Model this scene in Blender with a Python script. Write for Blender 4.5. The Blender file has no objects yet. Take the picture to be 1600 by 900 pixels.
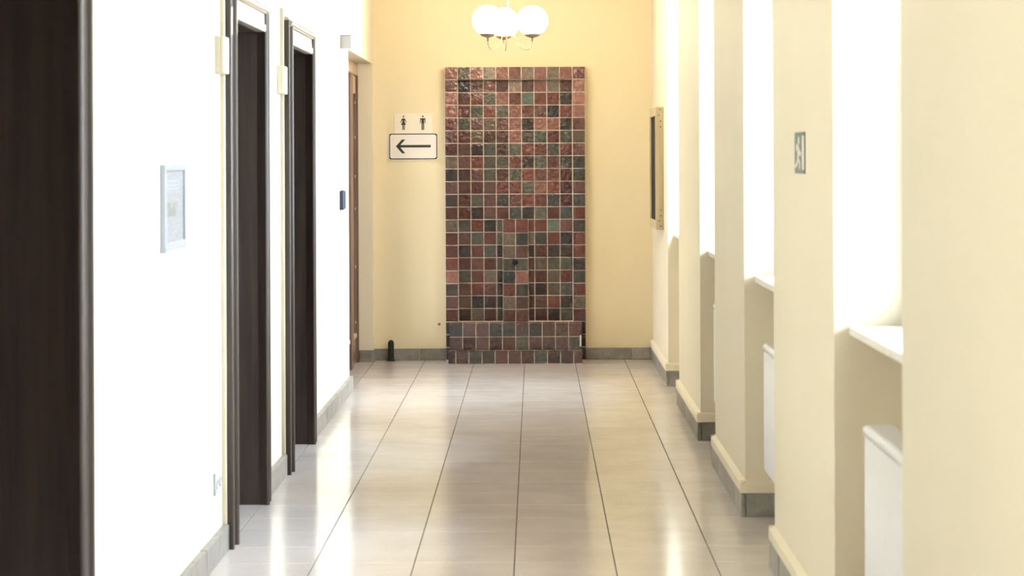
import bpy, bmesh, math, random
from mathutils import Vector, Matrix
random.seed(7)
PI = math.pi
sc = bpy.context.scene
C = sc.collection

# ------------------------------------------------------------------ camera
F = 3750.0                       # focal length in pixels of the 1600 px frame
cam = bpy.data.cameras.new('camera')
cam.sensor_width = 36.0
cam.lens = F / 1600.0 * 36.0
cam.shift_x = -36.0 / 1600.0
cam.shift_y = -202.0 / 1600.0
cam.clip_start = 0.05
cam.clip_end = 300
cam.dof.use_dof = True
cam.dof.focus_distance = 18.0
cam.dof.aperture_fstop = 6.3
camo = bpy.data.objects.new('camera', cam)
C.objects.link(camo)
camo.location = (0, 0, 1.58)
camo.rotation_euler = (PI / 2, 0.0042, 0)
sc.camera = camo

# ------------------------------------------------------------------ sky
world = bpy.data.worlds.new('overcast_sky')
sc.world = world
world.use_nodes = True
nt = world.node_tree
nt.nodes.clear()
wo = nt.nodes.new('ShaderNodeOutputWorld')
bg = nt.nodes.new('ShaderNodeBackground')
tc = nt.nodes.new('ShaderNodeTexCoord')
sep = nt.nodes.new('ShaderNodeSeparateXYZ')
mr = nt.nodes.new('ShaderNodeMapRange')
mr.inputs['From Min'].default_value = 0.0
mr.inputs['From Max'].default_value = 1.0
mr.inputs['To Min'].default_value = 0.5
mr.inputs['To Max'].default_value = 1.3
mul = nt.nodes.new('ShaderNodeMath')
mul.operation = 'MULTIPLY'
mul.inputs[1].default_value = 96.0          # brightness of the overcast sky
bg.inputs['Color'].default_value = (0.76, 0.88, 1.0, 1)
nt.links.new(tc.outputs['Generated'], sep.inputs[0])
nt.links.new(sep.outputs['Z'], mr.inputs['Value'])
nt.links.new(mr.outputs[0], mul.inputs[0])
nt.links.new(mul.outputs[0], bg.inputs['Strength'])
nt.links.new(bg.outputs[0], wo.inputs['Surface'])

sc.view_settings.view_transform = 'Standard'
sc.view_settings.look = 'None'
sc.view_settings.gamma = 1.0
sc.view_settings.exposure = 0.0
sc.view_settings.use_curve_mapping = False
sc.cycles.use_denoising = True
sc.cycles.max_bounces = 14
sc.cycles.diffuse_bounces = 8
sc.cycles.glossy_bounces = 5
sc.cycles.transparent_max_bounces = 12
sc.cycles.caustics_reflective = False
sc.cycles.caustics_refractive = False
sc.cycles.sample_clamp_indirect = 12.0
LAMP = 51.0                       # brightness of the lit globes

# ------------------------------------------------------------------ plan of the corridor (metres)
XR = 0.92        # corridor face of the window piers
XL = -1.272      # left wall
YE = 18.87       # far wall
Y0 = -3.0        # wall behind the camera
ZC = 3.45        # ceiling
XW = 1.34        # outer face of the window wall
OPEN = [(-0.1, 1.2), (2.95, 4.3), (6.03, 7.40), (9.27, 10.58), (12.32, 13.42), (15.40, 16.67)]
SILL = 1.06
WTOP = 3.0

# ------------------------------------------------------------------ materials
def mat(name, color=(0.8, 0.8, 0.8), rough=0.5, metal=0.0, spec=0.5, coat=0.0):
    m = bpy.data.materials.new(name)
    m.use_nodes = True
    b = m.node_tree.nodes['Principled BSDF']
    b.inputs['Base Color'].default_value = (*color, 1)
    b.inputs['Roughness'].default_value = rough
    b.inputs['Metallic'].default_value = metal
    b.inputs['Specular IOR Level'].default_value = spec
    b.inputs['Coat Weight'].default_value = coat
    return m

def N(m, t, **kw):
    n = m.node_tree.nodes.new(t)
    for k, v in kw.items():
        setattr(n, k, v)
    return n

def L(m, a, b):
    m.node_tree.links.new(a, b)

def B(m):
    return m.node_tree.nodes['Principled BSDF']

def noise(m, scale, detail=3, rough=0.5, stretch=None, space='Object'):
    tcn = N(m, 'ShaderNodeTexCoord')
    n = N(m, 'ShaderNodeTexNoise')
    n.inputs['Scale'].default_value = scale
    n.inputs['Detail'].default_value = detail
    n.inputs['Roughness'].default_value = rough
    src = tcn.outputs['Object']
    if space == 'World':
        g = N(m, 'ShaderNodeNewGeometry')
        src = g.outputs['Position']
    if stretch:
        mp = N(m, 'ShaderNodeMapping')
        mp.inputs['Scale'].default_value = stretch
        L(m, src, mp.inputs[0])
        src = mp.outputs[0]
    L(m, src, n.inputs['Vector'])
    return n

def ramp(m, fac, stops):
    r = N(m, 'ShaderNodeValToRGB')
    e = r.color_ramp.elements
    while len(e) < len(stops):
        e.new(0.5)
    for el, (p, c) in zip(e, stops):
        el.position = p
        el.color = (*c, 1)
    L(m, fac, r.inputs[0])
    return r

def bump(m, height, strength, dist=0.01):
    b = N(m, 'ShaderNodeBump')
    b.inputs['Strength'].default_value = strength
    b.inputs['Distance'].default_value = dist
    L(m, height, b.inputs['Height'])
    L(m, b.outputs[0], B(m).inputs['Normal'])

def geo_pos(m):
    return N(m, 'ShaderNodeNewGeometry').outputs['Position']

# cream emulsion on textured plaster
M_paint = mat('cream_wall_paint', (0.80, 0.72, 0.50), 0.6, spec=0.35)
n = noise(M_paint, 1.3, 4, space='World')
r = ramp(M_paint, n.outputs['Fac'], [(0.3, (0.660, 0.592, 0.468)), (0.7, (0.680, 0.612, 0.488))])
L(M_paint, r.outputs[0], B(M_paint).inputs['Base Color'])
n2 = noise(M_paint, 160, 4, space='World')
bump(M_paint, n2.outputs['Fac'], 0.25, 0.004)
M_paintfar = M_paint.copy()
M_paintfar.name = 'lamp_tinted_cream_paint'  # same cream paint, with the lamp's warm tint put into its colour
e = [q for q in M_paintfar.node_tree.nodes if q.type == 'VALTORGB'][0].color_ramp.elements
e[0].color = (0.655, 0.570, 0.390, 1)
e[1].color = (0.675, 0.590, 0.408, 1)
M_ceil = mat('white_ceiling_paint', (0.85, 0.83, 0.76), 0.8)

# terrazzo slabs
M_terr = mat('terrazzo', (0.55, 0.5, 0.44), 0.14, spec=0.6)
oi = N(M_terr, 'ShaderNodeObjectInfo')
na = noise(M_terr, 190, 4, 0.7, space='World')
ra = ramp(M_terr, na.outputs['Fac'], [(0.33, (0.50, 0.448, 0.438)), (0.5, (0.625, 0.565, 0.555)), (0.66, (0.70, 0.635, 0.625))])
nb = noise(M_terr, 2.2, 5, 0.6, space='World')
rb = ramp(M_terr, nb.outputs['Fac'], [(0.3, (0.86, 0.85, 0.83)), (0.7, (1.0, 1.0, 1.0))])
mx = N(M_terr, 'ShaderNodeMix', data_type='RGBA', blend_type='MULTIPLY')
mx.inputs['Factor'].default_value = 1.0
L(M_terr, ra.outputs[0], mx.inputs[6]); L(M_terr, rb.outputs[0], mx.inputs[7])
hv = N(M_terr, 'ShaderNodeHueSaturation')
mrv = N(M_terr, 'ShaderNodeMapRange')
mrv.inputs['To Min'].default_value = 0.965
mrv.inputs['To Max'].default_value = 1.03
L(M_terr, oi.outputs['Random'], mrv.inputs['Value'])
L(M_terr, mrv.outputs[0], hv.inputs['Value'])
L(M_terr, mx.outputs[2], hv.inputs['Color'])
L(M_terr, hv.outputs[0], B(M_terr).inputs['Base Color'])
nr = noise(M_terr, 6, 4, space='World')
rr = N(M_terr, 'ShaderNodeMapRange')
rr.inputs['To Min'].default_value = 0.10
rr.inputs['To Max'].default_value = 0.19
L(M_terr, nr.outputs['Fac'], rr.inputs['Value'])
L(M_terr, rr.outputs[0], B(M_terr).inputs['Roughness'])
M_grout = mat('floor_grout', (0.035, 0.028, 0.022), 0.9, spec=0.1)

# grey stone skirting
M_stone = mat('skirting_stone', (0.2, 0.19, 0.18), 0.35)
n = noise(M_stone, 9, 6, 0.65, space='World')
r = ramp(M_stone, n.outputs['Fac'], [(0.25, (0.12, 0.108, 0.095)), (0.55, (0.22, 0.205, 0.185)), (0.8, (0.33, 0.31, 0.285))])
oi = N(M_stone, 'ShaderNodeObjectInfo')
hv = N(M_stone, 'ShaderNodeHueSaturation')
mrv = N(M_stone, 'ShaderNodeMapRange')
mrv.inputs['To Min'].default_value = 0.8
mrv.inputs['To Max'].default_value = 1.2
L(M_stone, oi.outputs['Random'], mrv.inputs['Value'])
L(M_stone, mrv.outputs[0], hv.inputs['Value'])
L(M_stone, r.outputs[0], hv.inputs['Color'])
L(M_stone, hv.outputs[0], B(M_stone).inputs['Base Color'])

def wood(name, dark, light, rough=0.35, coat=0.3, stretch=(30, 30, 1.2), scale=1.5):
    m = mat(name, dark, rough, coat=coat)
    n = noise(m, scale, 6, 0.6, stretch=stretch, space='World')
    r = ramp(m, n.outputs['Fac'], [(0.3, dark), (0.75, light)])
    L(m, r.outputs[0], B(m).inputs['Base Color'])
    bump(m, n.outputs['Fac'], 0.08, 0.003)
    return m
M_dark = wood('dark_lacquered_wood', (0.020, 0.014, 0.011), (0.050, 0.031, 0.023), 0.46, 0.1)
B(M_dark).inputs['Specular IOR Level'].default_value = 0.4
M_brown = wood('brown_oak', (0.075, 0.036, 0.023), (0.15, 0.075, 0.047), 0.45)
M_tan = wood('pale_oak', (0.36, 0.25, 0.155), (0.50, 0.37, 0.25), 0.5, 0.1)
M_pine = wood('bare_pine', (0.36, 0.285, 0.17), (0.54, 0.45, 0.29), 0.6, 0.0, stretch=(22, 22, 2.0))
M_head = mat('pale_head_finish', (0.46, 0.41, 0.36), 0.4)  # pale tone of the door heads, set against the dark side casings

M_white = mat('white_enamel', (0.70, 0.685, 0.72), 0.4)
M_sill = mat('pale_sill_stone', (0.78, 0.75, 0.70), 0.35)
n = noise(M_sill, 40, 4, space='World')
r = ramp(M_sill, n.outputs['Fac'], [(0.3, (0.72, 0.68, 0.64)), (0.7, (0.84, 0.81, 0.77))])
L(M_sill, r.outputs[0], B(M_sill).inputs['Base Color'])
M_plastic = mat('ivory_plastic', (0.50, 0.455, 0.355), 0.4)
M_plwhite = mat('pale_grey_plastic', (0.56, 0.56, 0.64), 0.4)
M_alu = mat('silver_frame', (0.205, 0.21, 0.235), 0.4)
M_socket = mat('old_white_plastic', (0.32, 0.32, 0.325), 0.5)
M_grey = mat('light_grey_plastic', (0.20, 0.20, 0.215), 0.5)
M_blue = mat('blue_plastic', (0.020, 0.022, 0.085), 0.45)
M_bluedark = mat('dark_blue_plastic', (0.012, 0.014, 0.055), 0.35)
M_black = mat('black_print', (0.012, 0.016, 0.012), 0.5)
M_sign = mat('white_sign_sheet', (0.70, 0.665, 0.63), 0.4)
M_plate = mat('pale_sign_plate', (0.70, 0.64, 0.54), 0.35)
M_exit = mat('grey_green_sign_film', (0.10, 0.125, 0.095), 0.5)
M_brass = mat('aged_brass', (0.17, 0.125, 0.085), 0.45, metal=0.35)
M_copper = mat('dull_copper_tube', (0.20, 0.115, 0.075), 0.5, spec=0.3)
M_iron = mat('dark_iron', (0.014, 0.012, 0.011), 0.6, spec=0.15)
M_rubber = mat('black_rubber', (0.012, 0.016, 0.010), 0.6, spec=0.2)
M_felt = mat('dark_display_backing', (0.04, 0.032, 0.03), 0.9, spec=0.05)
M_mortar = mat('pale_mortar', (0.50, 0.39, 0.31), 0.85)
n = noise(M_mortar, 60, 4, space='World')
r = ramp(M_mortar, n.outputs['Fac'], [(0.3, (0.55, 0.45, 0.38)), (0.7, (0.74, 0.64, 0.56))])
L(M_mortar, r.outputs[0], B(M_mortar).inputs['Base Color'])
M_ground = mat('outdoor_gravel', (0.30, 0.29, 0.27), 0.9)

def glass(name, tint=(1, 1, 1)):
    m = bpy.data.materials.new(name)
    m.use_nodes = True
    t = m.node_tree
    t.nodes.clear()
    o = t.nodes.new('ShaderNodeOutputMaterial')
    a = t.nodes.new('ShaderNodeBsdfTransparent')
    a.inputs[0].default_value = (*tint, 1)
    g = t.nodes.new('ShaderNodeBsdfGlossy')
    g.inputs['Roughness'].default_value = 0.02
    f = t.nodes.new('ShaderNodeFresnel')
    f.inputs[0].default_value = 1.45
    x = t.nodes.new('ShaderNodeMixShader')
    t.links.new(f.outputs[0], x.inputs[0])
    t.links.new(a.outputs[0], x.inputs[1])
    t.links.new(g.outputs[0], x.inputs[2])
    t.links.new(x.outputs[0], o.inputs[0])
    return m
M_glass = glass('window_glass', (0.95, 0.97, 0.96))
M_glassd = glass('smoked_door_glass', (0.44, 0.43, 0.42))

M_globe = bpy.data.materials.new('lit_opal_glass')
M_globe.use_nodes = True
b = B(M_globe)
b.inputs['Base Color'].default_value = (0.9, 0.88, 0.82, 1)
b.inputs['Roughness'].default_value = 0.15
b.inputs['Emission Color'].default_value = (1.0, 0.86, 0.63, 1)
b.inputs['Emission Strength'].default_value = LAMP

# glazed ceramic: colour comes from each tile object, clouding and waves from noise
M_glaze = mat('wavy_ceramic_glaze', (0.3, 0.1, 0.08), 0.14, spec=0.42)
oi = N(M_glaze, 'ShaderNodeObjectInfo')
nz = noise(M_glaze, 34, 4, 0.65, space='World')
cl = ramp(M_glaze, nz.outputs['Fac'], [(0.25, (0.62, 0.60, 0.60)), (0.5, (1.0, 1.0, 1.0)), (0.78, (1.5, 1.5, 1.45))])
mx = N(M_glaze, 'ShaderNodeMix', data_type='RGBA', blend_type='MULTIPLY')
mx.inputs['Factor'].default_value = 1.0
L(M_glaze, oi.outputs['Color'], mx.inputs[6]); L(M_glaze, cl.outputs[0], mx.inputs[7])
L(M_glaze, mx.outputs[2], B(M_glaze).inputs['Base Color'])
nw = noise(M_glaze, 30, 3, 0.45, space='World')
bump(M_glaze, nw.outputs['Fac'], 0.9, 0.036)
bn = [q for q in M_glaze.node_tree.nodes if q.type == 'BUMP'][0]
wv = N(M_glaze, 'ShaderNodeMapRange')       # some glazes ran smooth, others wavy
wv.inputs['To Min'].default_value = 0.1
wv.inputs['To Max'].default_value = 1.0
pw = N(M_glaze, 'ShaderNodeMath', operation='POWER')
pw.inputs[1].default_value = 1.2
L(M_glaze, oi.outputs['Alpha'], pw.inputs[0])
L(M_glaze, pw.outputs[0], wv.inputs['Value'])
L(M_glaze, wv.outputs[0], bn.inputs['Strength'])
rr = N(M_glaze, 'ShaderNodeMapRange')
rr.inputs['To Min'].default_value = 0.045
rr.inputs['To Max'].default_value = 0.12
L(M_glaze, oi.outputs['Random'], rr.inputs['Value'])
L(M_glaze, rr.outputs[0], B(M_glaze).inputs['Roughness'])

# printed page: faint rows of text and one grey picture, all flat print
M_page = mat('printed_notice', (0.7, 0.7, 0.72), 0.5)
tcn = N(M_page, 'ShaderNodeTexCoord')
mp = N(M_page, 'ShaderNodeMapping')
mp.inputs['Scale'].default_value = (1, 40, 110)
L(M_page, tcn.outputs['Object'], mp.inputs[0])
nn = N(M_page, 'ShaderNodeTexNoise')
nn.inputs['Scale'].default_value = 1.0
L(M_page, mp.outputs[0], nn.inputs['Vector'])
rp = ramp(M_page, nn.outputs['Fac'], [(0.40, (0.13, 0.125, 0.128)), (0.6, (0.185, 0.18, 0.183))])
L(M_page, rp.outputs[0], B(M_page).inputs['Base Color'])
M_pagepic = mat('printed_picture', (0.22, 0.21, 0.19), 0.5)
nn = noise(M_pagepic, 25, 3, space='World')
rp = ramp(M_pagepic, nn.outputs['Fac'], [(0.4, (0.09, 0.085, 0.07)), (0.6, (0.16, 0.155, 0.15))])
L(M_pagepic, rp.outputs[0], B(M_pagepic).inputs['Base Color'])

# ------------------------------------------------------------------ mesh helpers
class MB:
    def __init__(self):
        self.bm = bmesh.new()
    def box(self, x0, x1, y0, y1, z0, z1, bevel=0.0, seg=1):
        r = bmesh.ops.create_cube(self.bm, size=1.0)
        vs = r['verts']
        for v in vs:
            v.co = Vector(((x0 + x1) / 2 + v.co.x * (x1 - x0), (y0 + y1) / 2 + v.co.y * (y1 - y0), (z0 + z1) / 2 + v.co.z * (z1 - z0)))
        if bevel:
            es = list({e for v in vs for e in v.link_edges})
            bmesh.ops.bevel(self.bm, geom=es, offset=bevel, segments=seg, affect='EDGES', profile=0.5)
        return self
    def prism(self, pts, axis, a, b, smooth=False):
        """extrude a closed 2D outline along axis from a to b; pts are the other two axes in xyz order"""
        def P(p, t):
            if axis == 'x': return Vector((t, p[0], p[1]))
            if axis == 'y': return Vector((p[0], t, p[1]))
            return Vector((p[0], p[1], t))
        A = [self.bm.verts.new(P(p, a)) for p in pts]
        Bv = [self.bm.verts.new(P(p, b)) for p in pts]
        k = len(pts)
        self.bm.faces.new(A)
        self.bm.faces.new(list(reversed(Bv)))
        for i in range(k):
            f = self.bm.faces.new((A[i], Bv[i], Bv[(i + 1) % k], A[(i + 1) % k]))
            f.smooth = smooth
        return self
    def lathe(self, prof, center, seg=24, axis='z', smooth=True):
        """prof: list of (radius, height)"""
        cx, cy, cz = center
        rings = []
        for rad, h in prof:
            if rad < 1e-6:
                rings.append([self._ax(0, 0, h, center, axis)])
            else:
                rings.append([self._ax(rad * math.cos(2 * PI * i / seg), rad * math.sin(2 * PI * i / seg), h, center, axis) for i in range(seg)])
        for a, b in zip(rings, rings[1:]):
            for i in range(seg):
                j = (i + 1) % seg
                if len(a) == 1 and len(b) == 1: continue
                if len(a) == 1: f = (a[0], b[i], b[j])
                elif len(b) == 1: f = (a[i], b[0], a[j])
                else: f = (a[i], b[i], b[j], a[j])
                self.bm.faces.new(f).smooth = smooth
        return self
    def _ax(self, u, v, h, c, axis):
        if axis == 'z': co = (c[0] + u, c[1] + v, c[2] + h)
        elif axis == 'y': co = (c[0] + u, c[1] + h, c[2] + v)
        else: co = (c[0] + h, c[1] + u, c[2] + v)
        return self.bm.verts.new(co)
    def tube(self, path, rad, seg=8):
        path = [Vector(p) for p in path]
        rings = []
        up = Vector((0.13, 0.37, 0.92)).normalized()
        for i, p in enumerate(path):
            t = (path[min(i + 1, len(path) - 1)] - path[max(i - 1, 0)]).normalized()
            a = t.cross(up)
            if a.length < 1e-3: a = t.cross(Vector((1, 0, 0)))
            a.normalize()
            bb = t.cross(a)
            rings.append([self.bm.verts.new(p + rad * (math.cos(2 * PI * k / seg) * a + math.sin(2 * PI * k / seg) * bb)) for k in range(seg)])
        for A, Bv in zip(rings, rings[1:]):
            for k in range(seg):
                self.bm.faces.new((A[k], A[(k + 1) % seg], Bv[(k + 1) % seg], Bv[k])).smooth = True
        self.bm.faces.new(rings[0]); self.bm.faces.new(list(reversed(rings[-1])))
        return self
    def mesh(self, name, m):
        bmesh.ops.recalc_face_normals(self.bm, faces=self.bm.faces)
        me = bpy.data.meshes.new(name)
        self.bm.to_mesh(me)
        self.bm.free()
        me.materials.append(m)
        return me
    def build(self, name, m, parent=None):
        return link(name, self.mesh(name, m), parent)

def link(name, me, parent=None):
    o = bpy.data.objects.new(name, me)
    C.objects.link(o)
    if parent is not None:
        o.parent = parent
        o.matrix_parent_inverse = Matrix.Translation(-parent.location) if parent.type == 'EMPTY' else Matrix.Identity(4)
    return o

def tag(o, label, cat, group=None):
    o['label'] = label
    o['category'] = cat
    if group: o['group'] = group
    return o

def struct(o):
    o['kind'] = 'structure'
    return o

def empty(name, loc):
    o = bpy.data.objects.new(name, None)
    o.empty_display_size = 0.1
    o.location = loc
    C.objects.link(o)
    return o

def smooth_path(pts, n=6):
    out = []
    P = [Vector(p) for p in pts]
    for i in range(len(P) - 1):
        p0 = P[max(i - 1, 0)]; p1 = P[i]; p2 = P[i + 1]; p3 = P[min(i + 2, len(P) - 1)]
        for k in range(n):
            t = k / n
            out.append(0.5 * ((2 * p1) + (p2 - p0) * t + (2 * p0 - 5 * p1 + 4 * p2 - p3) * t * t + (3 * p1 - p0 - 3 * p2 + p3) * t ** 3))
    out.append(P[-1])
    return out

# ------------------------------------------------------------------ floor
fl = struct(MB().box(-2.0, XW, Y0 - 0.2, YE + 0.2, -0.10, -0.004).build('floor', M_grout))
TP = 0.392
XT = -0.0872
YT = 10.573
gx, gy = 0.0038, 0.0018
cols = []
x = XT - 5 * TP
for k in range(9):
    a, b_ = x + k * TP, x + (k + 1) * TP
    cols.append((max(a, -1.98) + gx / 2, min(b_, 1.30) - gx / 2))
tile_cache = {}
def floor_tile_mesh(w, d):
    key = (round(w, 4), round(d, 4))
    if key not in tile_cache:
        mb = MB()
        e = 0.0012
        lo = [mb.bm.verts.new((sx * w / 2, sy * d / 2, -0.006)) for sx, sy in ((-1, -1), (1, -1), (1, 1), (-1, 1))]
        mid = [mb.bm.verts.new((sx * w / 2, sy * d / 2, -e)) for sx, sy in ((-1, -1), (1, -1), (1, 1), (-1, 1))]
        top = [mb.bm.verts.new((sx * (w / 2 - e), sy * (d / 2 - e), 0)) for sx, sy in ((-1, -1), (1, -1), (1, 1), (-1, 1))]
        mb.bm.faces.new(top)
        for A, Bv in ((lo, mid), (mid, top)):
            for i in range(4):
                mb.bm.faces.new((A[i], A[(i + 1) % 4], Bv[(i + 1) % 4], Bv[i]))
        tile_cache[key] = mb.mesh('tile', M_terr)
    return tile_cache[key]
near = MB()
k0 = math.floor((Y0 - YT) / TP)
k = k0
while YT + k * TP < YE:
    ya, yb = YT + k * TP + gy / 2, min(YT + (k + 1) * TP, YE + 0.1) - gy / 2
    for (xa, xb) in cols:
        if yb > 7.3 and xb > -1.75:
            o = link('tile', floor_tile_mesh(xb - xa, yb - ya), fl)
            o.location = ((xa + xb) / 2, (ya + yb) / 2, random.uniform(-0.0002, 0.0002))
            o.rotation_euler = (random.uniform(-1, 1) * 0.0003, random.uniform(-1, 1) * 0.0003, 0)
        else:
            near.box(xa, xb, max(ya, Y0), yb, -0.006, 0)
    k += 1
o = near.build('tile_field', M_terr, fl)
o['kind'] = 'stuff'

# ------------------------------------------------------------------ ceiling and walls
struct(MB().box(-2.0, XW, Y0 - 0.2, YE + 0.2, ZC, ZC + 0.15).build('ceiling', M_ceil))
struct(MB().box(-2.0, XW, YE, YE + 0.2, 0, ZC).build('wall_far', M_paintfar))
struct(MB().box(-2.0, XW, Y0 - 0.2, Y0, 0, ZC).build('wall_near', M_paint))

# left wall with three door openings and the deep niche
DOORS = [(5.20, 6.50), (9.87, 10.99), (12.16, 13.32)]
ZD = 2.165
NY0, NY1, NZ = 16.37, 18.74, 2.33
XN = -1.385
XB = -1.95
wl = MB()
ys = Y0
for (a, b_) in DOORS:
    wl.box(XB, XL, ys, a - 0.03, 0, ZC)
    wl.box(XB, XL, a - 0.03, b_ + 0.03, ZD + 0.03, ZC)
    ys = b_ + 0.03
wl.box(XB, XL, ys, NY0, 0, ZC)
wl.box(XB, XL, NY0, NY1, NZ, ZC)
wl.box(XB, XL, NY1, YE, 0, ZC)
struct(wl.build('wall_left', M_paint))
wo_ = MB().box(XB - 0.05, XB, Y0, 17.5, 0, ZC).box(XB - 0.05, XB, NY1 - 0.1, YE, 0, ZC)
wo_.box(XB - 0.05, XB, 17.5, NY1 - 0.1, 2.2, ZC)
struct(wo_.build('wall_outer_left', M_paint))

# right wall: piers, parapets below the windows, lintels above
wall_r = struct(empty('wall_right', (XR, 0, 0)))
ys = Y0
for (a, b_) in OPEN:
    MB().box(XR, XW, ys, a, 0, ZC).build('pier', M_paint, wall_r)
    MB().box(1.14, XW, a, b_, 0, SILL - 0.025).build('parapet', M_paint, wall_r)
    MB().box(XR, XW, a, b_, WTOP, ZC).build('lintel', M_paint, wall_r)
    ys = b_
MB().box(XR, XW, ys, YE, 0, ZC).build('pier', M_paint, wall_r)

# plaster plinth above the stone skirting, proud of the piers
ys = Y0
edges = [e for ab in OPEN for e in ab]
piers = list(zip([Y0] + edges[1::2], edges[0::2] + [YE]))
def plinth_profile(x_face, s):
    return [(x_face, 0.105), (x_face - s * 0.022, 0.105), (x_face - s * 0.022, 0.146), (x_face, 0.160)]
for i, (a, b_) in enumerate(piers):
    if b_ < 5: continue
    mb = MB()
    e0 = 0.022 if a > Y0 else 0
    e1 = 0.022 if b_ < YE else 0
    # corridor side and both returns, as one moulded strip
    mb.prism([(XR, 0.105), (XR - 0.022, 0.105), (XR - 0.022, 0.146), (XR, 0.160)], 'y', a - (e0 - 0.0006 if e0 else 0), b_ + (e1 - 0.0006 if e1 else 0))
    if e0:
        mb.prism([(a, 0.105), (a - 0.022, 0.105), (a - 0.022, 0.146), (a, 0.160)], 'x', XR - 0.0222, 1.14)
    if e1:
        mb.prism([(b_, 0.105), (b_ + 0.022, 0.105), (b_ + 0.022, 0.146), (b_, 0.160)], 'x', XR - 0.0222, 1.14)
    struct(mb.build('trim_%d' % (i + 1), M_paint))

# ------------------------------------------------------------------ stone skirtings (each stone a part)
def stones_y(parent, x0, x1, ya, yb, z1, step=0.4, jit=0.05):
    y = ya
    while y < yb - 1e-3:
        e = min(y + step + random.uniform(-jit, jit), yb)
        if yb - e < 0.1: e = yb
        MB().box(x0 + random.uniform(-0.001, 0.001), x1, y + 0.0012, e - 0.0012, 0, z1 + random.uniform(-0.002, 0.001), 0.0025).build('stone', M_stone, parent)
        y = e
def stones_x(parent, xa, xb, y0, y1, z1, step=0.4, jit=0.05):
    x = xa
    while x < xb - 1e-3:
        e = min(x + step + random.uniform(-jit, jit), xb)
        if xb - e < 0.1: e = xb
        MB().box(x + 0.0012, e - 0.0012, y0, y1, 0, z1 + random.uniform(-0.002, 0.001), 0.0025).build('stone', M_stone, parent)
        x = e
br = struct(empty('baseboard_right', (XR, 0, 0)))
T = 0.018
for (a, b_) in piers:
    if b_ < 5: continue
    e0 = T if a > Y0 else 0
    e1 = T if b_ < YE else 0
    ya = max(a, 5.0)
    # seen from the corridor: the run along the pier, then the returns into the window bays
    y = b_ + e1
    lst = []
    while y > ya + 1e-3:
        e = max(y - 0.4 + random.uniform(-0.06, 0.06), ya - (e0 if ya == a else 0))
        if e - ya < 0.12: e = ya - (e0 if ya == a else 0)
        MB().box(XR - T + random.uniform(-0.001, 0.001), XR, e + 0.0012, y - 0.0012, 0, 0.104 + random.uniform(-0.002, 0.0005), 0.0025).build('stone', M_stone, br)
        y = e
    if e0: stones_x(br, XR + 0.002, 1.14, a - T, a, 0.104)
    if e1: stones_x(br, XR + 0.002, 1.14, b_, b_ + T, 0.104)
for (a, b_) in OPEN:
    if b_ > 5: stones_y(br, 1.14 - T, 1.14, a + T, b_ - T, 0.104)
bl = struct(empty('baseboard_left', (XL, 0, 0)))
TL = 0.026
for (a, b_) in [(6.685, 9.725), (11.135, 12.015), (13.465, NY0 - 0.0)]:
    stones_y(bl, XL, XL + TL, a, b_, 0.104, 0.8)
bf = struct(empty('baseboard_far', (0, YE, 0)))
FX0, FX1 = -0.703, 0.393
stones_x(bf, XL, FX0 - 0.002, YE - 0.018, YE, 0.092, 0.4)
stones_x(bf, FX1 + 0.002, XR - T, YE - 0.018, YE, 0.092, 0.4)
stones_x(bf, XN + 0.007, XL + 0.012, NY1 - 0.016, NY1, 0.090, 0.3)
stones_y(bf, XL, XL + 0.012, NY1, YE - 0.018, 0.087, 0.3)

# ------------------------------------------------------------------ windows
for i, (a, b_) in enumerate(OPEN):
    w = struct(empty('window_%d' % (i + 1), (1.2, (a + b_) / 2, SILL)))
    x0, x1 = 1.235, 1.30
    fr = 0.075
    MB().box(x0, x1, a, a + fr, SILL, WTOP, 0.006).build('frame_stile', M_white, w)
    MB().box(x0, x1, b_ - fr, b_, SILL, WTOP, 0.006).build('frame_stile', M_white, w)
    MB().box(x0, x1, a + fr, b_ - fr, SILL, SILL + fr, 0.006).build('frame_rail', M_white, w)
    MB().box(x0, x1, a + fr, b_ - fr, WTOP - fr, WTOP, 0.006).build('frame_rail', M_white, w)
    zt = 2.35
    MB().box(x0, x1, a + fr, b_ - fr, zt - 0.035, zt + 0.035, 0.006).build('transom', M_white, w)
    ym = (a + b_) / 2
    MB().box(x0, x1, ym - 0.04, ym + 0.04, SILL + fr, zt - 0.035, 0.006).build('mullion', M_white, w)
    for (p, q, s, t) in ((a + fr, ym - 0.04, SILL + fr, zt - 0.035), (ym + 0.04, b_ - fr, SILL + fr, zt - 0.035), (a + fr, b_ - fr, zt + 0.035, WTOP - fr)):
        mb = MB()
        v = [mb.bm.verts.new(c) for c in ((1.267, p, s), (1.267, q, s), (1.267, q, t), (1.267, p, t))]
        mb.bm.faces.new(v)
        mb.build('pane', M_glass, w)
    hd = MB().box(1.21, 1.235, ym - 0.012, ym + 0.012, 1.60, 1.66, 0.003).box(1.195, 1.213, ym - 0.016, ym + 0.016, 1.54, 1.655, 0.004)
    hd.build('handle', M_brass, w)
    MB().box(0.965, x0 + 0.01, a, b_, SILL - 0.027, SILL, 0.004, 2).build('window_sill', M_sill, w)
    # daylight portal: emits nothing, tells the renderer where the sky enters
    la = bpy.data.lights.new('window_portal', 'AREA')
    la.shape = 'RECTANGLE'
    la.size = b_ - a
    la.size_y = WTOP - SILL
    la.cycles.is_portal = True
    lo = bpy.data.objects.new('window_portal', la)
    C.objects.link(lo)
    lo.location = (XW + 0.02, ym, (SILL + WTOP) / 2)
    lo.rotation_euler = (PI / 2, 0, PI / 2)
struct(MB().box(XW + 0.02, 60, -40, 60, -0.75, -0.6).build('ground', M_ground))
la = bpy.data.lights.new('window_portal', 'AREA')
la.shape = 'RECTANGLE'
la.size, la.size_y = NY1 - 0.1 - 17.5, 2.2
la.cycles.is_portal = True
lo = bpy.data.objects.new('window_portal', la)
C.objects.link(lo)
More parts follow.
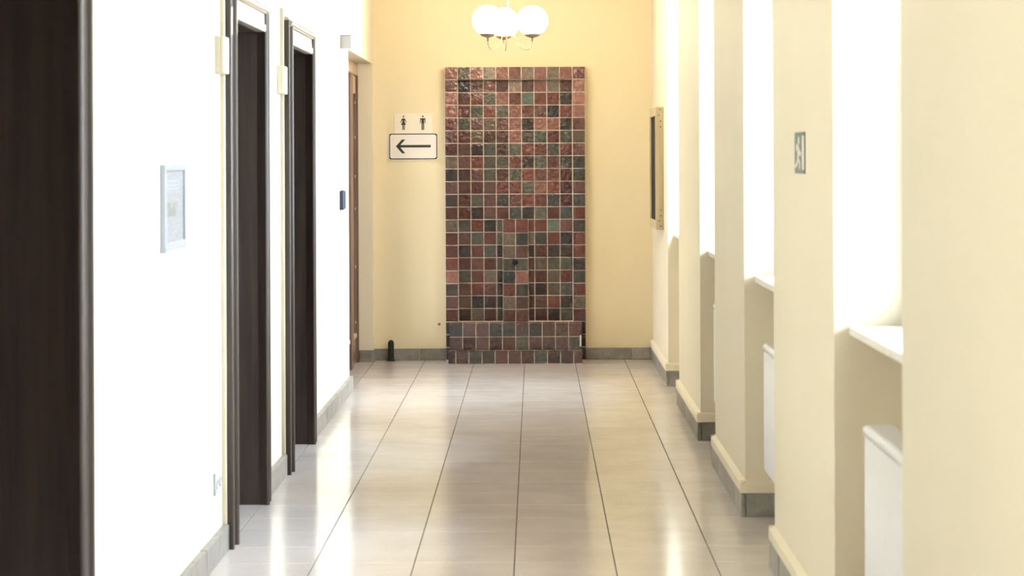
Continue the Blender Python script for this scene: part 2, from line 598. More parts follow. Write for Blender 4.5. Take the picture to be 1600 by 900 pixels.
lo.location = (XB - 0.06, (17.5 + NY1 - 0.1) / 2, 1.1)
lo.rotation_euler = (PI / 2, 0, -PI / 2)
struct(MB().box(-40, -2.02, -20, 60, -0.75, -0.6).build('ground', M_ground))

# ------------------------------------------------------------------ dark doors on the left
def casing_profile(y_in, y_out, x_face, x_wall):
    """plan outline (x, y): bead at the opening, flat, small outer fillet"""
    s = 1 if y_out > y_in else -1
    pts = [(x_wall, y_in), (x_face - 0.006, y_in - s * 0.012)]
    for t in range(0, 6):
        an = PI / 2 + (PI) * t / 5.0
        pts.append((x_face - 0.004 + 0.011 * math.sin(PI * t / 5.0), y_in + s * (0.004 - 0.016 * math.cos(PI * t / 5.0))))
    pts += [(x_face - 0.010, y_in + s * 0.022), (x_face - 0.012, y_out - s * 0.035), (x_face, y_out - s * 0.030), (x_face, y_out - s * 0.004), (x_face - 0.004, y_out), (x_wall, y_out)]
    return pts
CF = -1.228
for i, (a, b_) in enumerate(DOORS):
    d = struct(empty('door_%d' % (i + 1), (XL, (a + b_) / 2, 0)))
    cw = 0.14
    out_a, out_b = a - cw, b_ + (0.185 if i == 0 else cw)
    zt = 2.30
    # lining boards of the reveal
    MB().box(XB + 0.02, XL + 0.004, a - 0.03, a, 0, ZD + 0.03).build('jamb', M_dark, d)
    MB().box(XB + 0.02, XL + 0.004, b_, b_ + 0.03, 0, ZD + 0.03).build('jamb', M_dark, d)
    MB().box(XB + 0.02, XL + 0.004, a, b_, ZD, ZD + 0.03).build('lintel_board', M_dark, d)
    # side casings
    for (yi, yo) in ((a, out_a), (b_, out_b)):
        MB().prism(casing_profile(yi, yo, CF, XL), 'z', 0, zt - 0.02 if yo == out_a else zt - 0.03).build('casing', M_dark, d)
    # head casing: flat board with a bead and a projecting cap moulding
    hp = [(XL, ZD), (CF - 0.004, ZD), (CF, ZD + 0.008), (CF, ZD + 0.030), (CF - 0.006, ZD + 0.034), (CF - 0.008, ZD + 0.088)]
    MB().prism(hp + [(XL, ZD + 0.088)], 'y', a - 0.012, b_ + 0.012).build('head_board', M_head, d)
    bead = [(XL, ZD + 0.088)] + [(CF - 0.014 + 0.026 * math.sin(PI * t / 6), ZD + 0.088 + 0.014 * (1 - math.cos(PI * t / 6))) for t in range(7)] + [(XL, ZD + 0.116)]
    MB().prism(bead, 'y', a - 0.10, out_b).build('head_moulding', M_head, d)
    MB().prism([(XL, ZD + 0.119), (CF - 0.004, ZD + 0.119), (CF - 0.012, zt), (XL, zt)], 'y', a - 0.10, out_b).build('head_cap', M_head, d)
    MB().box(XL, CF + 0.003, a - 0.012, b_ + 0.012, ZD + 0.082, ZD + 0.0895).build('head_shade_line', M_brown, d)  # brown strip that draws the shade under the bead
    MB().box(XL, CF + 0.0005, a - 0.012, b_ + 0.012, ZD + 0.0295, ZD + 0.0335).build('head_shade_line', M_brown, d)  # thinner brown strip for the shaded groove lower on the board
    mb = MB()
    xl = XB + 0.22
    mb.box(xl - 0.045, xl, a, b_, 0.006, ZD)
    leaf = mb.build('leaf', M_dark, d)
    for (z0, z1) in ((0.22, 0.95), (1.12, 1.98)):
        MB().box(xl, xl + 0.012, a + 0.16, b_ - 0.16, z0, z1, 0.008).build('panel', M_dark, d)
    MB().lathe([(0, 0.05), (0.012, 0.05), (0.012, 0.0)], (xl, a + 0.08, 1.05), 12, 'x').box(xl + 0.035, xl + 0.05, a + 0.07, a + 0.19, 1.04, 1.06, 0.004).build('handle', M_brass, d)

# ------------------------------------------------------------------ brown glazed double door in the niche
d = struct(empty('door_4', (XN, (NY0 + NY1) / 2, 0)))
dx0, dx1 = XN - 0.06, XN
MB().box(dx0, dx1 + 0.004, NY0, NY1, 2.235, NZ, 0.004).build('frame_head', M_tan, d)
MB().box(dx0, dx1 + 0.006, NY0, NY0 + 0.07, 0, 2.235, 0.004).build('frame_stile', M_brown, d)
MB().box(dx0, dx1 + 0.006, NY1 - 0.07, NY1, 0, 2.235, 0.004).build('frame_stile', M_brown, d)
ya, yb = NY0 + 0.07, NY1 - 0.07
ym = 17.98
for (p, q) in ((ya, ym), (ym, yb)):
    for (s, t) in ((p + 0.003, p + 0.15), (q - 0.07, q - 0.003)):
        MB().box(dx0 + 0.012, dx1 + (0.012 if s > 17.9 and s < 18.1 else -0.004), s, t, 0.006, 2.225, 0.005).build('leaf_stile', M_brown, d)
    MB().box(dx0 + 0.012, dx1 - 0.006, p + 0.15, q - 0.07, 2.09, 2.225, 0.004).build('top_rail', M_tan, d)
    MB().box(dx0 + 0.012, dx1 - 0.006, p + 0.15, q - 0.07, 0.006, 0.20, 0.004).build('kick_rail', M_brown, d)
    MB().box(dx0 + 0.012, dx1 + 0.002, p + 0.15, q - 0.07, 0.20, 0.235, 0.006).build('glazing_bead', M_tan, d)
    MB().box(dx0 + 0.012, dx1 + 0.002, p + 0.15, p + 0.172, 0.235, 2.09, 0.004).build('glazing_bead', M_tan, d)
    MB().box(dx0 + 0.02, dx0 + 0.028, p + 0.172, q - 0.07, 0.235, 2.09).build('pane', M_glassd, d)
for z in (0.32, 0.75, 1.2, 1.45, 1.75, 2.02):
    MB().lathe([(0.012, 0), (0.010, 0.006), (0, 0.008)], (dx1 - 0.008, yb - 0.12, z), 10, 'x').build('screw_cap', M_tan, d)

# ------------------------------------------------------------------ radiators
def radiator(ya, yb, label):
    t = empty('radiator', (1.02, (ya + yb) / 2, 0.24))
    tag(t, label, 'radiator', 'white radiators below the corridor windows')
    xf, xbk, z0, z1 = 0.967, 1.062, 0.243, 0.79
    r = 0.022
    # fluted front: outline in plan, extruded upwards between rounded ends
    mb = MB()
    nf = max(4, round((yb - ya - 2 * r) / 0.0635))
    step = (yb - ya - 2 * r) / nf
    def outline(inset):
        P = []
        for k in range(nf):
            y0 = ya + r + k * step
            for q in range(8):
                u = q / 8
                dd = 0.016 * (1 - abs(math.sin(PI * u)) ** 0.6)
                P.append((xf + inset + dd, y0 + u * step))
        P.append((xf + inset + 0.016, yb - r))
        for q in range(1, 5):
            an = q / 4 * PI / 2
            P.append((xf + inset + 0.016 + (r - 0.016) * (1 - math.cos(an)), yb - r + (r - inset) * math.sin(an)))
        P.append((xbk, yb - inset)); P.append((xbk, ya + inset))
        for q in range(4):
            an = (1 - q / 4) * PI / 2
            P.append((xf + inset + 0.016 + (r - 0.016) * (1 - math.cos(an)), ya + r - (r - inset) * math.sin(an)))
        return P
    lv = [(z0 + 0.0, 0.012), (z0 + 0.010, 0.003), (z0 + 0.02, 0.0), (z1 - 0.034, 0.0)]
    rings = []
    for z, ins in lv:
        rings.append([mb.bm.verts.new((x, y, z)) for (x, y) in outline(ins)])
    for A, Bv in zip(rings, rings[1:]):
        k = len(A)
        for j in range(k):
            mb.bm.faces.new((A[j], A[(j + 1) % k], Bv[(j + 1) % k], Bv[j])).smooth = True
    mb.bm.faces.new(list(reversed(rings[0]))); mb.bm.faces.new(rings[-1])
    mb.build('fluted_panel', M_white, t)
    MB().box(xf - 0.0005, xbk, ya, yb, z1 - 0.034, z1, 0.017, 4).build('top_cover', M_white, t)
    for y in (ya + 0.15, yb - 0.15):
        MB().box(xbk, 1.14, y - 0.015, y + 0.015, 0.32, 0.70).build('bracket', M_white, t)
    MB().tube([(1.03, ya + 0.03, z0 + 0.02), (1.03, ya + 0.03, 0.0)], 0.009).build('pipe', M_white, t)
    return t
radiator(6.22, 7.12, 'white fluted radiator in the nearest window bay, its rounded top in full view')
radiator(9.46, 10.24, 'white radiator in the second nearest window bay, behind the pier with the exit sign')
radiator(12.50, 13.09, 'white radiator farthest down the corridor, a thin strip behind the third pier')

# ------------------------------------------------------------------ tiled wall fountain
fo = empty('tiled_fountain', (-0.155, YE, 0))
tag(fo, 'tall wall fountain of red, green and brown glazed tiles with a low basin', 'fountain')
P = 0.0996
YB, YI, YP = 18.742, 18.822, 18.755       # border, recessed field, pilaster fronts (tile faces)
ZT = 2.300
th = 0.008
X0 = FX0
mb = MB()
mb.box(X0 + 0.001, X0 + P - 0.002, YB + 0.0055, YE - 0.001, 0, ZT - 0.001)
mb.box(X0 + 10 * P + 0.002, X0 + 11 * P - 0.001, YB + 0.0055, YE - 0.001, 0, ZT - 0.001)
mb.box(X0 + P - 0.002, X0 + 10 * P + 0.002, YB + 0.0055, YE - 0.001, ZT - P + 0.002, ZT - 0.001)
mb.box(X0 + P - 0.002, X0 + 10 * P + 0.002, YI + 0.0055, YE - 0.001, 0, ZT - P + 0.002)
mb.build('masonry', M_mortar, fo)
px0, px1 = X0 + 4.5 * P, X0 + 6.5 * P
ZP = ZT - 12 * P
MB().box(px0 + 0.001, px1 - 0.001, YP + 0.0055, YI + th, 0.2, ZP - 0.002).build('pilaster', M_mortar, fo)

COL = {'r': (0.168, 0.051, 0.043), 'd': (0.095, 0.030, 0.027), 'k': (0.042, 0.026, 0.026), 'p': (0.30, 0.130, 0.105),
       'g': (0.105, 0.098, 0.078), 'b': (0.066, 0.057, 0.053), 't': (0.165, 0.122, 0.090), 'n': (0.140, 0.062, 0.055),
       'w': (0.33, 0.25, 0.20), 'a': (0.15, 0.19, 0.15)}
gl_cache = {}
def glaze_mesh(w, h, var):
    key = (round(w, 4), round(h, 4), var)
    if key in gl_cache: return gl_cache[key]
    rnd = random.Random(var * 31 + 5)
    bm = bmesh.new()
    n_ = 4
    G = {}
    for i in range(n_):
        for j in range(n_):
            u, v = i / (n_ - 1) - 0.5, j / (n_ - 1) - 0.5
            edge = i in (0, n_ - 1) or j in (0, n_ - 1)
            y = (0.0016 if edge else 0.0) + rnd.uniform(-0.0011, 0.0011)
            jx = rnd.uniform(-0.0006, 0.0006) if edge else 0
            G[i, j] = bm.verts.new((u * w + jx, y, v * h + (rnd.uniform(-0.0006, 0.0006) if edge else 0)))
    for i in range(n_ - 1):
        for j in range(n_ - 1):
            bm.faces.new((G[i, j], G[i + 1, j], G[i + 1, j + 1], G[i, j + 1])).smooth = True
    ring = [(i, 0) for i in range(n_)] + [(n_ - 1, j) for j in range(1, n_)] + [(i, n_ - 1) for i in range(n_ - 2, -1, -1)] + [(0, j) for j in range(n_ - 2, 0, -1)]
    Fv = [bm.verts.new(G[q].co) for q in ring]
    Bk = [bm.verts.new((G[q].co.x, th, G[q].co.z)) for q in ring]
    for q in range(len(ring)):
        q2 = (q + 1) % len(ring)
        bm.faces.new((Fv[q], Bk[q], Bk[q2], Fv[q2]))
    bmesh.ops.recalc_face_normals(bm, faces=bm.faces)
    # the front patch is open: make sure it looks to -Y
    for f in bm.faces:
        if f.smooth and f.normal.y > 0: f.normal_flip()
    me = bpy.data.meshes.new('tile')
    bm.to_mesh(me); bm.free()
    me.materials.append(M_glaze)
    gl_cache[key] = me
    return me
rt = random.Random(21)
def ftile(xc, zc, yf, w, h, code, face='y', wave=None):
    o = link('tile', glaze_mesh(w, h, rt.randrange(6)), fo)
    c = COL[code]
    if zc < 0.31 and face == 'y' and yf < 18.7:      # limescale on the basin and step
        c = tuple(0.72 * q + 0.040 for q in c)
    f = rt.uniform(0.45, 0.72)
    s = rt.uniform(-0.005, 0.005)
    o.color = (max(0.01, c[0] * f + s), max(0.01, c[1] * f), max(0.01, c[2] * f - s * 0.5), wave if wave is not None else rt.uniform(0.15, 0.6))   # alpha: how wavy the glaze ran
    tilt = 0.016
    if face == 'y':
        o.location = (xc, yf + rt.uniform(-0.0012, 0.0012), zc)
        o.rotation_euler = (rt.uniform(-tilt, tilt), rt.uniform(-0.01, 0.01), rt.uniform(-tilt, tilt))
    elif face == 'z':     # lying flat: xc, zc used as x, y and yf as height
        o.location = (xc, zc, yf)
        o.rotation_euler = (-PI / 2, 0, 0)
    elif face == 'x-':
        o.location = (yf, xc, zc); o.rotation_euler = (0, 0, -PI / 2)
    else:
        o.location = (yf, xc, zc); o.rotation_euler = (0, 0, PI / 2)
    return o
rows = [
    'ptpwppwptpr', 'nknrdwnpwnp', 'pnrgprarrkp', 'prgrgprnkrp', 'rgntnpkppbn', 'ndtddpbgrgt', 'dnkgdgrrgrn', 'tnrbgrkgrbb',
    'kdngdgrnrdb', 'nddnrrgprdn', 'kdgnbrrrbdb', 'ddkndgkgdbr',
    'tbrkg-rranb', 'dngrg-tbrkr', 'rkrgk-kdkkr', 'rdndg-dtggk', 'pbrtk-ddtrb', 'bnrnk-dktgr', 'nnkkk-dnrkt', 'dktdb-ddkgd']
pil = ['rr', 'tb', 'tn', 'gg', 'bp', 'rb', 'tn', 'nn']
halfr = 'rtkddddd'
J = 0.0060
for r_, row in enumerate(rows):
    zc = ZT - (r_ + 0.5) * P
    low = r_ >= 12
    seq = row if not low else row[:5] + '--' + row[6:]   # lower rows: 5 + pilaster + rest
    for c_ in range(11):
        xc = X0 + (c_ + 0.5) * P
        border = r_ == 0 or c_ in (0, 10)
        yf = YB if border else YI
        if not low:
            ftile(xc, zc, yf, P - J, P - J, row[c_], wave=rt.uniform(0.65, 1.0) if (4 <= c_ <= 9 and r_ < 11) else rt.uniform(0.15, 0.55))
        else:
            if c_ < 4:
                ftile(xc, zc, yf, P - J, P - J, row[c_])
            elif c_ == 4:
                ftile(X0 + 4.25 * P, zc, yf, P / 2 - J, P - J, row[4])
            elif c_ == 6:
                ftile(X0 + 6.75 * P, zc, yf, P / 2 - J, P - J, halfr[r_ - 12])
            elif c_ > 6:
                ftile(xc, zc, yf, P - J, P - J, row[c_])
    if low:
        zc2 = zc - 0.004
        for q in range(2):
            ftile(px0 + (q + 0.5) * P, zc2, YP, P - J, P - J, pil[r_ - 12][q])
        ftile((YP + YI) / 2 + th / 2, zc2, px0 - 0.0005, YI - YP - 0.006, P - J, 'k', 'x-')
        ftile((YP + YI) / 2 + th / 2, zc2, px1 + 0.0005, YI - YP - 0.006, P - J, 'k', 'x+')
for q in range(2):
    o = ftile(px0 + (q + 0.5) * P, (YP + YI) / 2 + 0.004, ZP + 0.0005, P - J, YI - YP, 'r', 'z')
for r_ in range(3):          # border columns run on down beside the basin
    zc = ZT - (20.5 + r_) * P
    for c_ in (0, 10):
        ftile(X0 + (c_ + 0.5) * P, zc, YB, P - J, P - J, 'k')
# basin: front wall, two cheeks, bottom, tiled outside and on the rim
bx0, bx1 = -0.668, 0.357
bY, sY = 18.560, 18.500
BP = (bx1 - bx0) / 10
ZB0, ZB1 = 0.102, 0.312
mb = MB()
mb.box(bx0 + 0.003, bx1 - 0.003, bY + 0.0055, bY + 0.07, ZB0 - 0.01, ZB1 - 0.006)
mb.box(bx0 + 0.003, bx0 + 0.07, bY + 0.07, YB + 0.05, ZB0 - 0.01, ZB1 - 0.006)
mb.box(bx1 - 0.07, bx1 - 0.003, bY + 0.07, YB + 0.05, ZB0 - 0.01, ZB1 - 0.006)
mb.box(bx0 + 0.07, bx1 - 0.07, bY + 0.07, YI + 0.004, ZB0 - 0.01, 0.20)
mb.build('basin', M_mortar, fo)
bh = (ZB1 - ZB0) / 2
for q, code in enumerate('bnnbbnbdnr'):
    ftile(bx0 + (q + 0.5) * BP, ZB0 + 1.5 * bh - 0.004, bY, BP - J, bh - J, code)
for q, code in enumerate('ndndrgnnng'):
    ftile(bx0 + (q + 0.5) * BP, ZB0 + 0.5 * bh - 0.004, bY, BP - J, bh - J, code)
for q, code in enumerate('tpwttnttpt'):
    ftile(bx0 + (q + 0.5) * BP, bY + 0.036, ZB1 + 0.002, BP - J, 0.068, code, 'z')
for s_, xx in (('x-', bx0 - 0.001), ('x+', bx1 + 0.001)):
    for q in range(2):
        ftile(bY + 0.09, ZB0 + (q + 0.5) * bh - 0.004, xx, 0.16, bh - J, 'k', s_)
# step in front of the basin
sx0, sx1 = -0.678, 0.362
mb = MB()
mb.box(sx0 + 0.003, sx1 - 0.003, sY + 0.0055, YB + 0.05, 0, ZB0 - 0.012)
mb.build('step', M_mortar, fo)
SP = (sx1 - sx0) / 10.3
x = sx0
for q, code in enumerate('dngbrnngdnr'):
    w = SP * (0.6 if q == 0 else 0.7 if q == 10 else 1.0)
    ftile(x + w / 2, ZB0 / 2 - 0.001, sY, w - J, ZB0 - J, code)
    ftile(x + w / 2, (sY + bY) / 2 + 0.002, ZB0 - 0.003, w - J, bY - sY - 0.002, 't', 'z')
    x += w
MB().box(bx1 - 0.018, bx1 - 0.004, bY - 0.005, bY + 0.01, 0.125, 0.215, 0.003).build('mortar_patch', mat('pale_plaster_patch', (0.52, 0.47, 0.43), 0.9), fo)
MB().lathe([(0.0, -0.052), (0.013, -0.052), (0.020, -0.046), (0.0225, -0.036), (0.020, -0.026), (0.015, -0.018), (0.015, -0.006), (0.021, -0.003), (0.021, 0.004)], (-0.1585, YP, 0.773), 20, 'y').build('spout', M_iron, fo)

# ------------------------------------------------------------------ pendant lamp
LX, LY, LZ = -0.190, 17.2, 2.56
lamp = empty('pendant_lamp', (LX, LY, LZ))
tag(lamp, 'three lit white glass globes on thin curved brass arms, hanging before the far wall', 'lamp')
MB().tube([(LX, LY, LZ - 0.02), (LX, LY, ZC - 0.05)], 0.006, 10).build('rod', M_copper, lamp)
MB().lathe([(0.0, 0.0), (0.03, 0.0), (0.06, 0.03), (0.065, 0.06), (0.0, 0.06)], (LX, LY, ZC - 0.06), 24).build('ceiling_rose', M_brass, lamp)
MB().lathe([(0, -0.02), (0.012, -0.018), (0.017, 0.0), (0.012, 0.018), (0, 0.02)], (LX, LY, LZ + 0.02), 16).build('hub', M_brass, lamp)
R = 0.185
GR = 0.112
for an in (-20, -140, 100):
    ca, sa = math.cos(math.radians(an)), math.sin(math.radians(an))
    gx_, gy_ = LX + R * ca, LY + R * sa
    ZG = LZ + 0.005
    pf = []
    for t in range(25):
        a_ = -PI / 2 + PI * t / 24
        pf.append((max(0.0, GR * math.cos(a_)), GR * math.sin(a_) * 0.97))
    pf[0] = (0, pf[0][1]); pf[-1] = (0, pf[-1][1])
    gl = MB().lathe(pf, (gx_, gy_, ZG), 32).build('globe', M_globe, lamp)
    zr = -0.042
    rr_ = math.sqrt(GR * GR - zr * zr) + 0.001
    MB().tube([(gx_ + rr_ * math.cos(2 * PI * q / 40), gy_ + rr_ * math.sin(2 * PI * q / 40), ZG + zr) for q in range(41)], 0.0024, 6).build('rim', M_brass, gl)
    cz = ZG - GR * 0.97
    MB().lathe([(0.052, 0.018), (0.060, 0.016), (0.056, 0.008), (0.042, -0.003), (0.022, -0.010), (0.009, -0.013), (0.0065, -0.020), (0.0065, -0.036), (0.0, -0.036)], (gx_, gy_, cz), 24).build('cup', M_brass, gl)
    arm = [(R, cz - 0.03), (R * 0.985, cz - 0.062), (R * 0.90, cz - 0.088), (R * 0.74, cz - 0.098), (R * 0.56, cz - 0.085), (R * 0.40, cz - 0.05), (R * 0.26, cz + 0.01), (R * 0.12, cz + 0.075), (0.01, LZ + 0.02)]
    MB().tube(smooth_path([(LX + q * ca, LY + q * sa, z) for q, z in arm], 5), 0.0036, 8).build('arm', M_copper, lamp)

# ------------------------------------------------------------------ toilet signs on the far wall
def px(xp): return (xp - 836) / F * YE
def pz(yp): return 1.58 - (yp - 248) / F * YE
def poly(mb, pts, y0, y1):
    mb.prism(pts, 'y', y0, y1)
def rrect(x0, x1, z0, z1, r, n_=6):
    out = []
    for (cx, cz, a0) in ((x1 - r, z1 - r, 0), (x0 + r, z1 - r, 90), (x0 + r, z0 + r, 180), (x1 - r, z0 + r, 270)):
        for k in range(n_ + 1):
            a_ = math.radians(a0 + 90 * k / n_)
            out.append((cx + r * math.cos(a_), cz + r * math.sin(a_)))
    return out
def circle(cx, cz, r, n_=20):
    return [(cx + r * math.cos(2 * PI * k / n_), cz + r * math.sin(2 * PI * k / n_)) for k in range(n_)]
s1 = empty('toilet_sign', (px(646), YE, pz(192)))
tag(s1, 'pale plate with black woman and man figures above the arrow sign', 'sign')
yf = YE - 0.006
MB().box(px(616), px(676), yf, YE, pz(207.2), pz(176.5), 0.001).build('plate', M_plate, s1)
def figure(cx, woman):
    mb = MB()
    def Q(pts): return [(px(cx + a_), pz(b_)) for a_, b_ in pts]
    ya, yb_ = yf - 0.0012, yf + 0.001
    mb.prism(circle(px(cx), pz(181.2), 1.35 / F * YE), 'y', ya, yb_)
    if woman:
        mb.prism(Q([(-1.9, 184.2), (1.9, 184.2), (2.6, 185.0), (2.2, 187.2), (1.4, 188.4), (3.9, 194.4), (1.9, 194.4), (1.9, 194.5), (-1.9, 194.5), (-3.9, 194.4), (-1.4, 188.4), (-2.2, 187.2), (-2.6, 185.0)]), 'y', ya, yb_)
        mb.prism(Q([(-2.6, 184.8), (-2.0, 186.2), (-4.0, 191.0), (-4.9, 190.6)]), 'y', ya, yb_)
        mb.prism(Q([(2.6, 184.8), (4.9, 190.6), (4.0, 191.0), (2.0, 186.2)]), 'y', ya, yb_)
        mb.prism(Q([(-1.9, 194.5), (-0.35, 194.5), (-0.35, 202.2), (-1.9, 202.2)]), 'y', ya, yb_)
        mb.prism(Q([(0.35, 194.5), (1.9, 194.5), (1.9, 202.2), (0.35, 202.2)]), 'y', ya, yb_)
    else:
        mb.prism(Q([(-3.4, 184.0), (3.4, 184.0), (4.2, 184.9), (2.1, 186.5), (2.1, 192.4), (-2.1, 192.4), (-2.1, 186.5), (-4.2, 184.9)]), 'y', ya, yb_)
        mb.prism(Q([(-4.2, 184.9), (-2.9, 185.4), (-3.0, 191.8), (-4.2, 191.8)]), 'y', ya, yb_)
        mb.prism(Q([(4.2, 184.9), (4.2, 191.8), (3.0, 191.8), (2.9, 185.4)]), 'y', ya, yb_)
        mb.prism(Q([(-2.0, 192.4), (-0.3, 192.4), (-0.3, 202.4), (-2.0, 202.4)]), 'y', ya, yb_)
        mb.prism(Q([(0.3, 192.4), (2.0, 192.4), (2.0, 202.4), (0.3, 202.4)]), 'y', ya, yb_)
    mb.build('woman_figure' if woman else 'man_figure', M_black, s1)
figure(630.8, True)
figure(660.9, False)
s2 = empty('arrow_sign', (px(646), YE, pz(228)))
tag(s2, 'white rounded sign with a black left arrow and black border beside the fountain', 'sign')
yf = YE - 0.008
MB().prism(rrect(px(607.3), px(684.2), pz(249.2), pz(207.0), 0.018), 'y', yf, YE).build('plate', M_sign, s2)
mb = MB()
o_ = rrect(px(608.2), px(683.4), pz(248.2), pz(207.9), 0.015)
i_ = rrect(px(609.75), px(681.85), pz(246.65), pz(209.45), 0.016)
for lay in (0,):
    A = [mb.bm.verts.new((p[0], yf - 0.0008, p[1])) for p in o_]
    Bv = [mb.bm.verts.new((p[0], yf - 0.0008, p[1])) for p in i_]
    A2 = [mb.bm.verts.new((p[0], yf + 0.001, p[1])) for p in o_]
    B2 = [mb.bm.verts.new((p[0], yf + 0.001, p[1])) for p in i_]
    k = len(A)
    for q in range(k):
        q2 = (q + 1) % k
        mb.bm.faces.new((A[q], A[q2], Bv[q2], Bv[q]))
        mb.bm.faces.new((A[q], A2[q], A2[q2], A[q2]))
        mb.bm.faces.new((Bv[q], Bv[q2], B2[q2], B2[q]))
mb.build('border', M_black, s2)
arrow = [(618.7, 227.7), (628.3, 217.2), (633.4, 217.2), (625.8, 225.7), (673.2, 225.7), (673.2, 229.7), (625.8, 229.7), (633.4, 238.8), (628.3, 238.8)]
MB().prism([(px(a_), pz(b_)) for a_, b_ in arrow], 'y', yf - 0.0012, yf + 0.001).build('arrow', M_black, s2)

# ------------------------------------------------------------------ display case on the far right pier
X1 = 0.8626
cy0, cy1, cz0, cz1 = 17.16, 18.07, 1.068, 1.946
case = empty('display_case', (XR, (cy0 + cy1) / 2, cz0))
tag(case, 'shallow pine showcase with dark front at the far end of the right wall', 'display case')
MB().box(X1, XR, cy0, cy0 + 0.02, cz0, cz1, 0.002).build('side_panel', M_pine, case)
MB().box(X1, XR, cy1 - 0.02, cy1, cz0, cz1, 0.002).build('side_panel', M_pine, case)
MB().box(X1, XR, cy0 + 0.02, cy1 - 0.02, cz1 - 0.062, cz1, 0.002).build('rail', M_pine, case)
MB().box(X1, XR, cy0 + 0.02, cy1 - 0.02, cz0, cz0 + 0.062, 0.002).build('rail', M_pine, case)
MB().box(X1 + 0.012, XR, cy0 + 0.02, cy1 - 0.02, cz0 + 0.062, cz1 - 0.062).build('display_board', M_felt, case)
MB().box(X1 + 0.006, X1 + 0.014, cy0 + 0.20, cy0 + 0.215, cz0 + 0.062, cz1 - 0.062).build('reflection_line', M_tan, case)  # pale strip standing in for a light line reflected on the front
for (u, yp) in ((0.42, 172), (0.22, 181), (0.45, 190), (0.45, 199), (0.45, 329), (0.45, 338), (0.25, 346), (0.45, 354)):
    z = 1.58 - (yp - 248) / F * cy0
    MB().lathe([(0.0045, 0.002), (0.004, -0.0015), (0, -0.002)], (X1 + u * (XR - X1) + 0.01, cy0, z), 10, 'y').build('screw', M_iron, case)

# ------------------------------------------------------------------ exit sign on the pier between the first two window bays
def ey(xp): return XR * F / (xp - 836)
ya, yb = 8.165, 8.47
za, zb = 1.525, 1.668
ex = empty('exit_sign', (XR, (ya + yb) / 2, za))
tag(ex, 'small grey green exit sign with white running figure on the second nearest pier', 'sign')
xs = XR - 0.004
MB().box(xs, XR, ya, yb, za, zb, 0.001).build('plate', M_exit, ex)
def EP(mb, pts):          # u: 0 at the far edge .. 1 at the near edge, v: 0 bottom .. 1 top
    mb.prism([(yb - u * (yb - ya), za + v * (zb - za)) for u, v in pts], 'x', xs - 0.001, xs + 0.001)
mb = MB()
EP(mb, [(0.79, 0.09), (0.985, 0.09), (0.985, 0.91), (0.79, 0.91)])
mb.build('door_symbol', M_sign, ex)
def FP(mb, pts): EP(mb, [((u - 0.22) * 1.22 + 0.07, v) for u, v in pts])
mb = MB()
FP(mb, [(0.53 + 0.055 * math.cos(t * PI / 8), 0.80 + 0.10 * math.sin(t * PI / 8)) for t in range(16)])
FP(mb, [(0.36, 0.74), (0.50, 0.68), (0.56, 0.60), (0.52, 0.36), (0.42, 0.36), (0.44, 0.58), (0.36, 0.64)])
FP(mb, [(0.56, 0.62), (0.66, 0.50), (0.72, 0.54), (0.71, 0.44), (0.64, 0.42), (0.54, 0.50)])
FP(mb, [(0.30, 0.56), (0.36, 0.74), (0.41, 0.70), (0.35, 0.52)])
FP(mb, [(0.52, 0.38), (0.64, 0.28), (0.62, 0.10), (0.56, 0.10), (0.57, 0.24), (0.45, 0.34)])
FP(mb, [(0.43, 0.38), (0.50, 0.36), (0.38, 0.18), (0.22, 0.12), (0.22, 0.20), (0.34, 0.26)])
mb.build('running_figure', M_sign, ex)

# ------------------------------------------------------------------ framed notice on the left wall
ya, yb, za, zb = 8.13, 8.62, 1.268, 1.566
nf_ = empty('framed_notice', (XL, (ya + yb) / 2, za))
tag(nf_, 'grey framed printed notice on the left wall between the first two dark doors', 'notice frame')
xf = XL + 0.020
fw = 0.032
MB().box(XL, xf, ya, ya + fw, za, zb, 0.003).build('frame_stile', M_alu, nf_)
MB().box(XL, xf, yb - fw, yb, za, zb, 0.003).build('frame_stile', M_alu, nf_)
MB().box(XL, xf, ya + fw, yb - fw, zb - 0.024, zb, 0.003).build('frame_rail', M_alu, nf_)
MB().box(XL, xf, ya + fw, yb - fw, za, za + 0.03, 0.003).build('frame_rail', M_alu, nf_)
pg = MB().box(XL, XL + 0.012, ya + fw, yb - fw, za + 0.03, zb - 0.024).build('page', M_page, nf_)
mb = MB()
for z in (1.505, 1.490, 1.478):
    mb.box(XL + 0.012, XL + 0.0125, ya + fw + 0.03, yb - fw - 0.10, z, z + 0.006)
mb.build('heading', M_grey, nf_)
MB().box(XL + 0.012, XL + 0.0126, ya + fw + 0.04, yb - fw - 0.16, 1.385, 1.435).build('picture', M_pagepic, nf_)
MB().box(XL, XL + 0.022, ya - 0.006, ya + 0.02, za - 0.004, za + 0.014, 0.002).build('corner_clip', M_grey, nf_)

# ------------------------------------------------------------------ cable ducts and boxes beside the dark doors
def duct(y1, zt, label):
    o = MB().box(XL, XL + 0.018, y1 - 0.024, y1, 0.104, zt, 0.002).build('cable_duct', M_plastic)
    tag(o, label, 'cable duct', 'ivory cable ducts beside the dark doors')
duct(9.729, 2.6, 'ivory cable duct up the near side of the second dark door from the left')
duct(12.019, 2.34, 'ivory cable duct up the near side of the third dark door, farthest along')
def jbox(y0, y1, z0, z1, label):
    t = empty('junction_box', (XL, (y0 + y1) / 2, z0))
    tag(t, label, 'junction box', 'ivory boxes on the cable ducts')
    MB().box(XL, XL + 0.020, y0, y1, z0, z1, 0.002).build('base', M_plastic, t)
    MB().box(XL + 0.0198, XL + 0.037, y0 + 0.001, y1 - 0.001, z0 + 0.001, z1 - 0.001, 0.004, 2).build('lid', M_plastic, t)
jbox(9.545, 9.704, 1.925, 2.075, 'ivory box high beside the second dark door from the left')
jbox(11.84, 11.994, 1.905, 2.045, 'ivory box high beside the third dark door, farthest along')
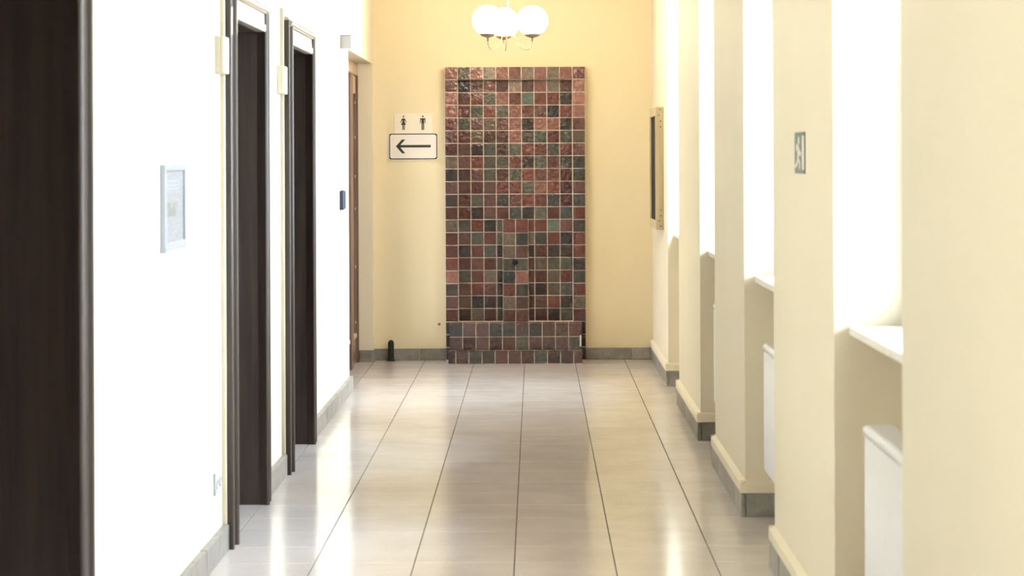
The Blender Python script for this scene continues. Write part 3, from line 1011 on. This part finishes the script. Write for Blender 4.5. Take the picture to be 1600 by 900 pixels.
# socket
t = empty('wall_socket', (XL, 9.54, 0.23))
tag(t, 'flat white double wall socket low on the left wall beside the second dark door', 'socket')
MB().box(XL, XL + 0.009, 9.45, 9.62, 0.255, 0.345, 0.003).build('cover_plate', M_socket, t)
for y in (9.492, 9.578):
    MB().lathe([(0.022, 0.0), (0.022, 0.004), (0.018, 0.004), (0.018, 0.001), (0, 0.001)], (XL + 0.009, y, 0.30), 20, 'x').build('outlet', M_socket, t)
# blue reader and pale detector at the end of the left wall
t = empty('access_reader', (XL, 15.69, 1.24))
tag(t, 'small dark blue box at mid height by the end of the left wall', 'card reader')
MB().box(XL, XL + 0.030, 15.62, 15.76, 1.255, 1.372, 0.004, 2).build('housing', M_blue, t)
MB().box(XL, XL + 0.027, 15.60, 15.62, 1.252, 1.374, 0.003).build('side_cover', M_bluedark, t)
MB().box(XL + 0.004, XL + 0.026, 15.622, 15.758, 1.372, 1.379, 0.002).build('cap', M_bluedark, t)
MB().box(XL, XL + 0.004, 15.604, 15.616, 1.225, 1.252).build('cable', M_grey, t)
t = empty('motion_detector', (XL, 15.75, 2.31))
tag(t, 'pale lavender square detector box high at the end of the left wall', 'detector')
MB().box(XL, XL + 0.076, 15.70, 15.80, 2.306, 2.388, 0.006, 2).build('housing', M_plwhite, t)
MB().box(XL + 0.002, XL + 0.070, 15.705, 15.795, 2.387, 2.394, 0.002).build('cap', M_grey, t)
# door stop post and wall nail
t = empty('door_stop', (-1.135, 18.80, 0))
tag(t, 'short dark round topped post standing before the far wall skirting', 'door stop')
MB().lathe([(0, 0.165), (0.010, 0.163), (0.018, 0.156), (0.0225, 0.143), (0.023, 0.13), (0.023, 0.02), (0.026, 0.016), (0.026, 0.0), (0, 0.0)], (-1.135, 18.81, 0), 20).build('post', M_rubber, t)
MB().lathe([(0.032, 0.0), (0.032, 0.008), (0.024, 0.010)], (-1.135, 18.81, 0), 20).build('base_ring', M_iron, t)
o = MB().lathe([(0.0, -0.03), (0.009, -0.03), (0.011, -0.025), (0.006, -0.016), (0.005, 0.0)], (px(685.5), YE, pz(505.5)), 12, 'y').build('wall_peg', M_brass)
tag(o, 'tiny brass peg low on the far wall just left of the fountain', 'peg')
